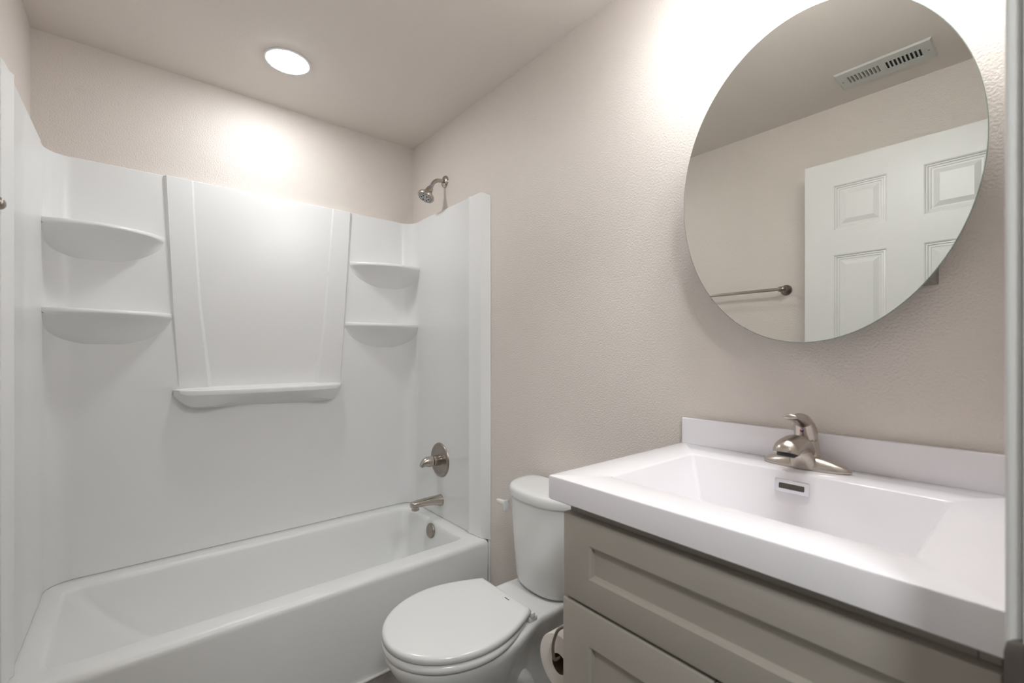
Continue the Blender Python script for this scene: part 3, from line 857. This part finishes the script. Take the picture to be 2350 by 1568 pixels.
# ------------------------------------------------------------------ vanity light above the mirror (just above the picture's top edge)
vl = thing('vanity_light', 'nickel wall light with opal globes above the oval mirror', 'wall light', (0, MY, 2.30))
bm = NB(); box(bm, -0.022, 0.0, MY - 0.25, MY + 0.25, 2.27, 2.34, 0.006)
make('backplate', bm, M['nickel'], vl)
for dy in (-0.17, 0.0, 0.17):
    bm = NB(); tube(bm, smooth_path([(-0.02, MY + dy, 2.305), (-0.12, MY + dy, 2.325), (-0.215, MY + dy, 2.32), (-0.245, MY + dy, 2.295)], 5), 0.009, 14)
    make('arm', bm, M['nickel'], vl)
    bm = NB(); lathe(bm, (-0.245, MY + dy, 2.30), (0, 0, -1), [(0, 0.02), (0.006, 0.034), (0.03, 0.047), (0.060, 0.052), (0.066, 0.050)], 28, True, False)
    make('shade_cap', bm, M['trim'], vl, angle=60)
    bm = NB(); lathe(bm, (-0.245, MY + dy, 2.30), (0, 0, -1), [(0.062, 0.0495), (0.078, 0.047), (0.094, 0.038), (0.103, 0.024), (0.106, 0.006)], 28)
    make('glass_globe', bm, M['globe'], vl, angle=60)

# ------------------------------------------------------------------ towel bar on the left wall
tb = thing('towel_bar', 'brushed nickel towel bar on the left wall, reflected in the mirror', 'towel bar', (-W, -1.2, 1.546))
BXc, BZ = -1.455, 1.548
P0, P1 = -1.497, -0.915
for y, e in ((P0, -1), (P1, 1)):
    bm = NB()
    lathe(bm, (-W, y, BZ), (1, 0, 0), [(0, 0.027), (0.005, 0.027), (0.009, 0.024), (0.013, 0.016), (0.022, 0.0105), (0.045, 0.0095), (0.055, 0.012), (0.062, 0.0135)], 28)
    lathe(bm, (BXc, y - e * 0.014, BZ), (0, e, 0), [(0, 0.0105), (0.002, 0.0125), (0.014, 0.014), (0.024, 0.0125), (0.032, 0.008), (0.0355, 0.003)], 28)
    make('post', bm, M['nickel_dark'], tb, angle=50)
bm = NB(); tube(bm, [(BXc, P0 + 0.004, BZ), (BXc, P1 - 0.004, BZ)], 0.0082, 20)
make('bar', bm, M['nickel'], tb)

# ------------------------------------------------------------------ ceiling register
VXa, VXb, VYa, VYb = -1.392, -1.229, -2.083, -1.773
cv = thing('ceiling_vent', 'white louvred ceiling register, reflected in the oval mirror', 'vent', ((VXa + VXb) / 2, (VYa + VYb) / 2, H))
bm = NB()
SX0, SX1 = -1.343, -1.278
ends = [VYa, VYa + 0.034, -1.935, -1.919, VYb - 0.034, VYb]
z0 = H - 0.0065
def vrect(x0, x1, y0, y1, z): return [Vector((x0, y0, z)), Vector((x1, y0, z)), Vector((x1, y1, z)), Vector((x0, y1, z))]
# face plate with two louvre openings, sloped rim
xs_ = [VXa + 0.006, SX0, SX1, VXb - 0.006]
ys_ = [VYa + 0.006, VYa + 0.034, -1.936, -1.918, VYb - 0.034, VYb - 0.006]
for i in range(3):
    for j in range(5):
        if i == 1 and j in (1, 3):
            loft(bm, [vrect(xs_[i], xs_[i + 1], ys_[j], ys_[j + 1], z0), vrect(xs_[i], xs_[i + 1], ys_[j], ys_[j + 1], H - 0.001)])
        else:
            bm.faces.new([bm.verts.new(p) for p in vrect(xs_[i], xs_[i + 1], ys_[j], ys_[j + 1], z0)])
loft(bm, [vrect(VXa + 0.006, VXb - 0.006, VYa + 0.006, VYb - 0.006, z0), vrect(VXa, VXb, VYa, VYb, H)])
make('face_plate', bm, M['white_metal'], cv, angle=20)
bm = NB()
for j in (1, 3): bm.faces.new([bm.verts.new(p) for p in vrect(SX0, SX1, ys_[j], ys_[j + 1], H - 0.0012)])
make('damper', bm, M['duct'], cv)
for j, lean in ((1, 0.005), (3, -0.005)):
    nl = 9
    for k in range(nl + 1):
        y = ys_[j] + (ys_[j + 1] - ys_[j]) * k / nl
        bm = NB()
        loft(bm, [vrect(SX0, SX1, y - 0.0024, y + 0.0024, z0 - 0.0004), vrect(SX0, SX1, y - 0.001 + lean, y + 0.001 + lean, H - 0.0014)], True, True)
        make('louvre', bm, M['white_metal'], cv)
for y in (VYa + 0.018, VYb - 0.018):
    bm = NB(); lathe(bm, ((VXa + VXb) / 2, y, z0), (0, 0, -1), [(0, 0.004), (0.001, 0.0035), (0.0015, 0.001)], 14)
    make('screw', bm, M['nickel_dark'], cv)

# ------------------------------------------------------------------ light switch on the door wall, beside the frame
sw = thing('light_switch', 'white double toggle switch edge-on beside the door frame', 'light switch', (-0.30, YF, 1.20))
bm = NB(); box(bm, -0.36, -0.245, YF, YF + 0.006, 1.143, 1.257, 0.003)
make('switch_plate', bm, M['trim'], sw)
for x, up in ((-0.325, -1), (-0.279, 1)):
    bm = NB()
    dz = 0.009 * up
    loft(bm, [[Vector((x - 0.005, YF + 0.004, 1.200 - 0.010)), Vector((x + 0.005, YF + 0.004, 1.200 - 0.010)), Vector((x + 0.005, YF + 0.004, 1.200 + 0.010)), Vector((x - 0.005, YF + 0.004, 1.200 + 0.010))],
              [Vector((x - 0.0035, YF + 0.024, 1.200 + dz - 0.004)), Vector((x + 0.0035, YF + 0.024, 1.200 + dz - 0.004)), Vector((x + 0.0035, YF + 0.024, 1.200 + dz + 0.004)), Vector((x - 0.0035, YF + 0.024, 1.200 + dz + 0.004))]], True, True)
    make('toggle', bm, M['trim'], sw)

# ------------------------------------------------------------------ unseen fill light added in the hallway to brighten the room
hl = thing('hall_fill_light', 'flush round fill light added unseen in the hallway outside the bathroom door', 'ceiling light', (-1.4, -3.0, H))
bm = NB(); lathe(bm, (-1.4, -3.0, H), (0, 0, -1), [(0, 0.16), (0.02, 0.16), (0.025, 0.15)], 40)
make('base_ring', bm, M['trim'], hl)
bm = NB(); lathe(bm, (-1.4, -3.0, H), (0, 0, -1), [(0.024, 0.148), (0.05, 0.13), (0.07, 0.08), (0.076, 0.01)], 40)
make('lens', bm, M['hall_fill_lens'], hl)
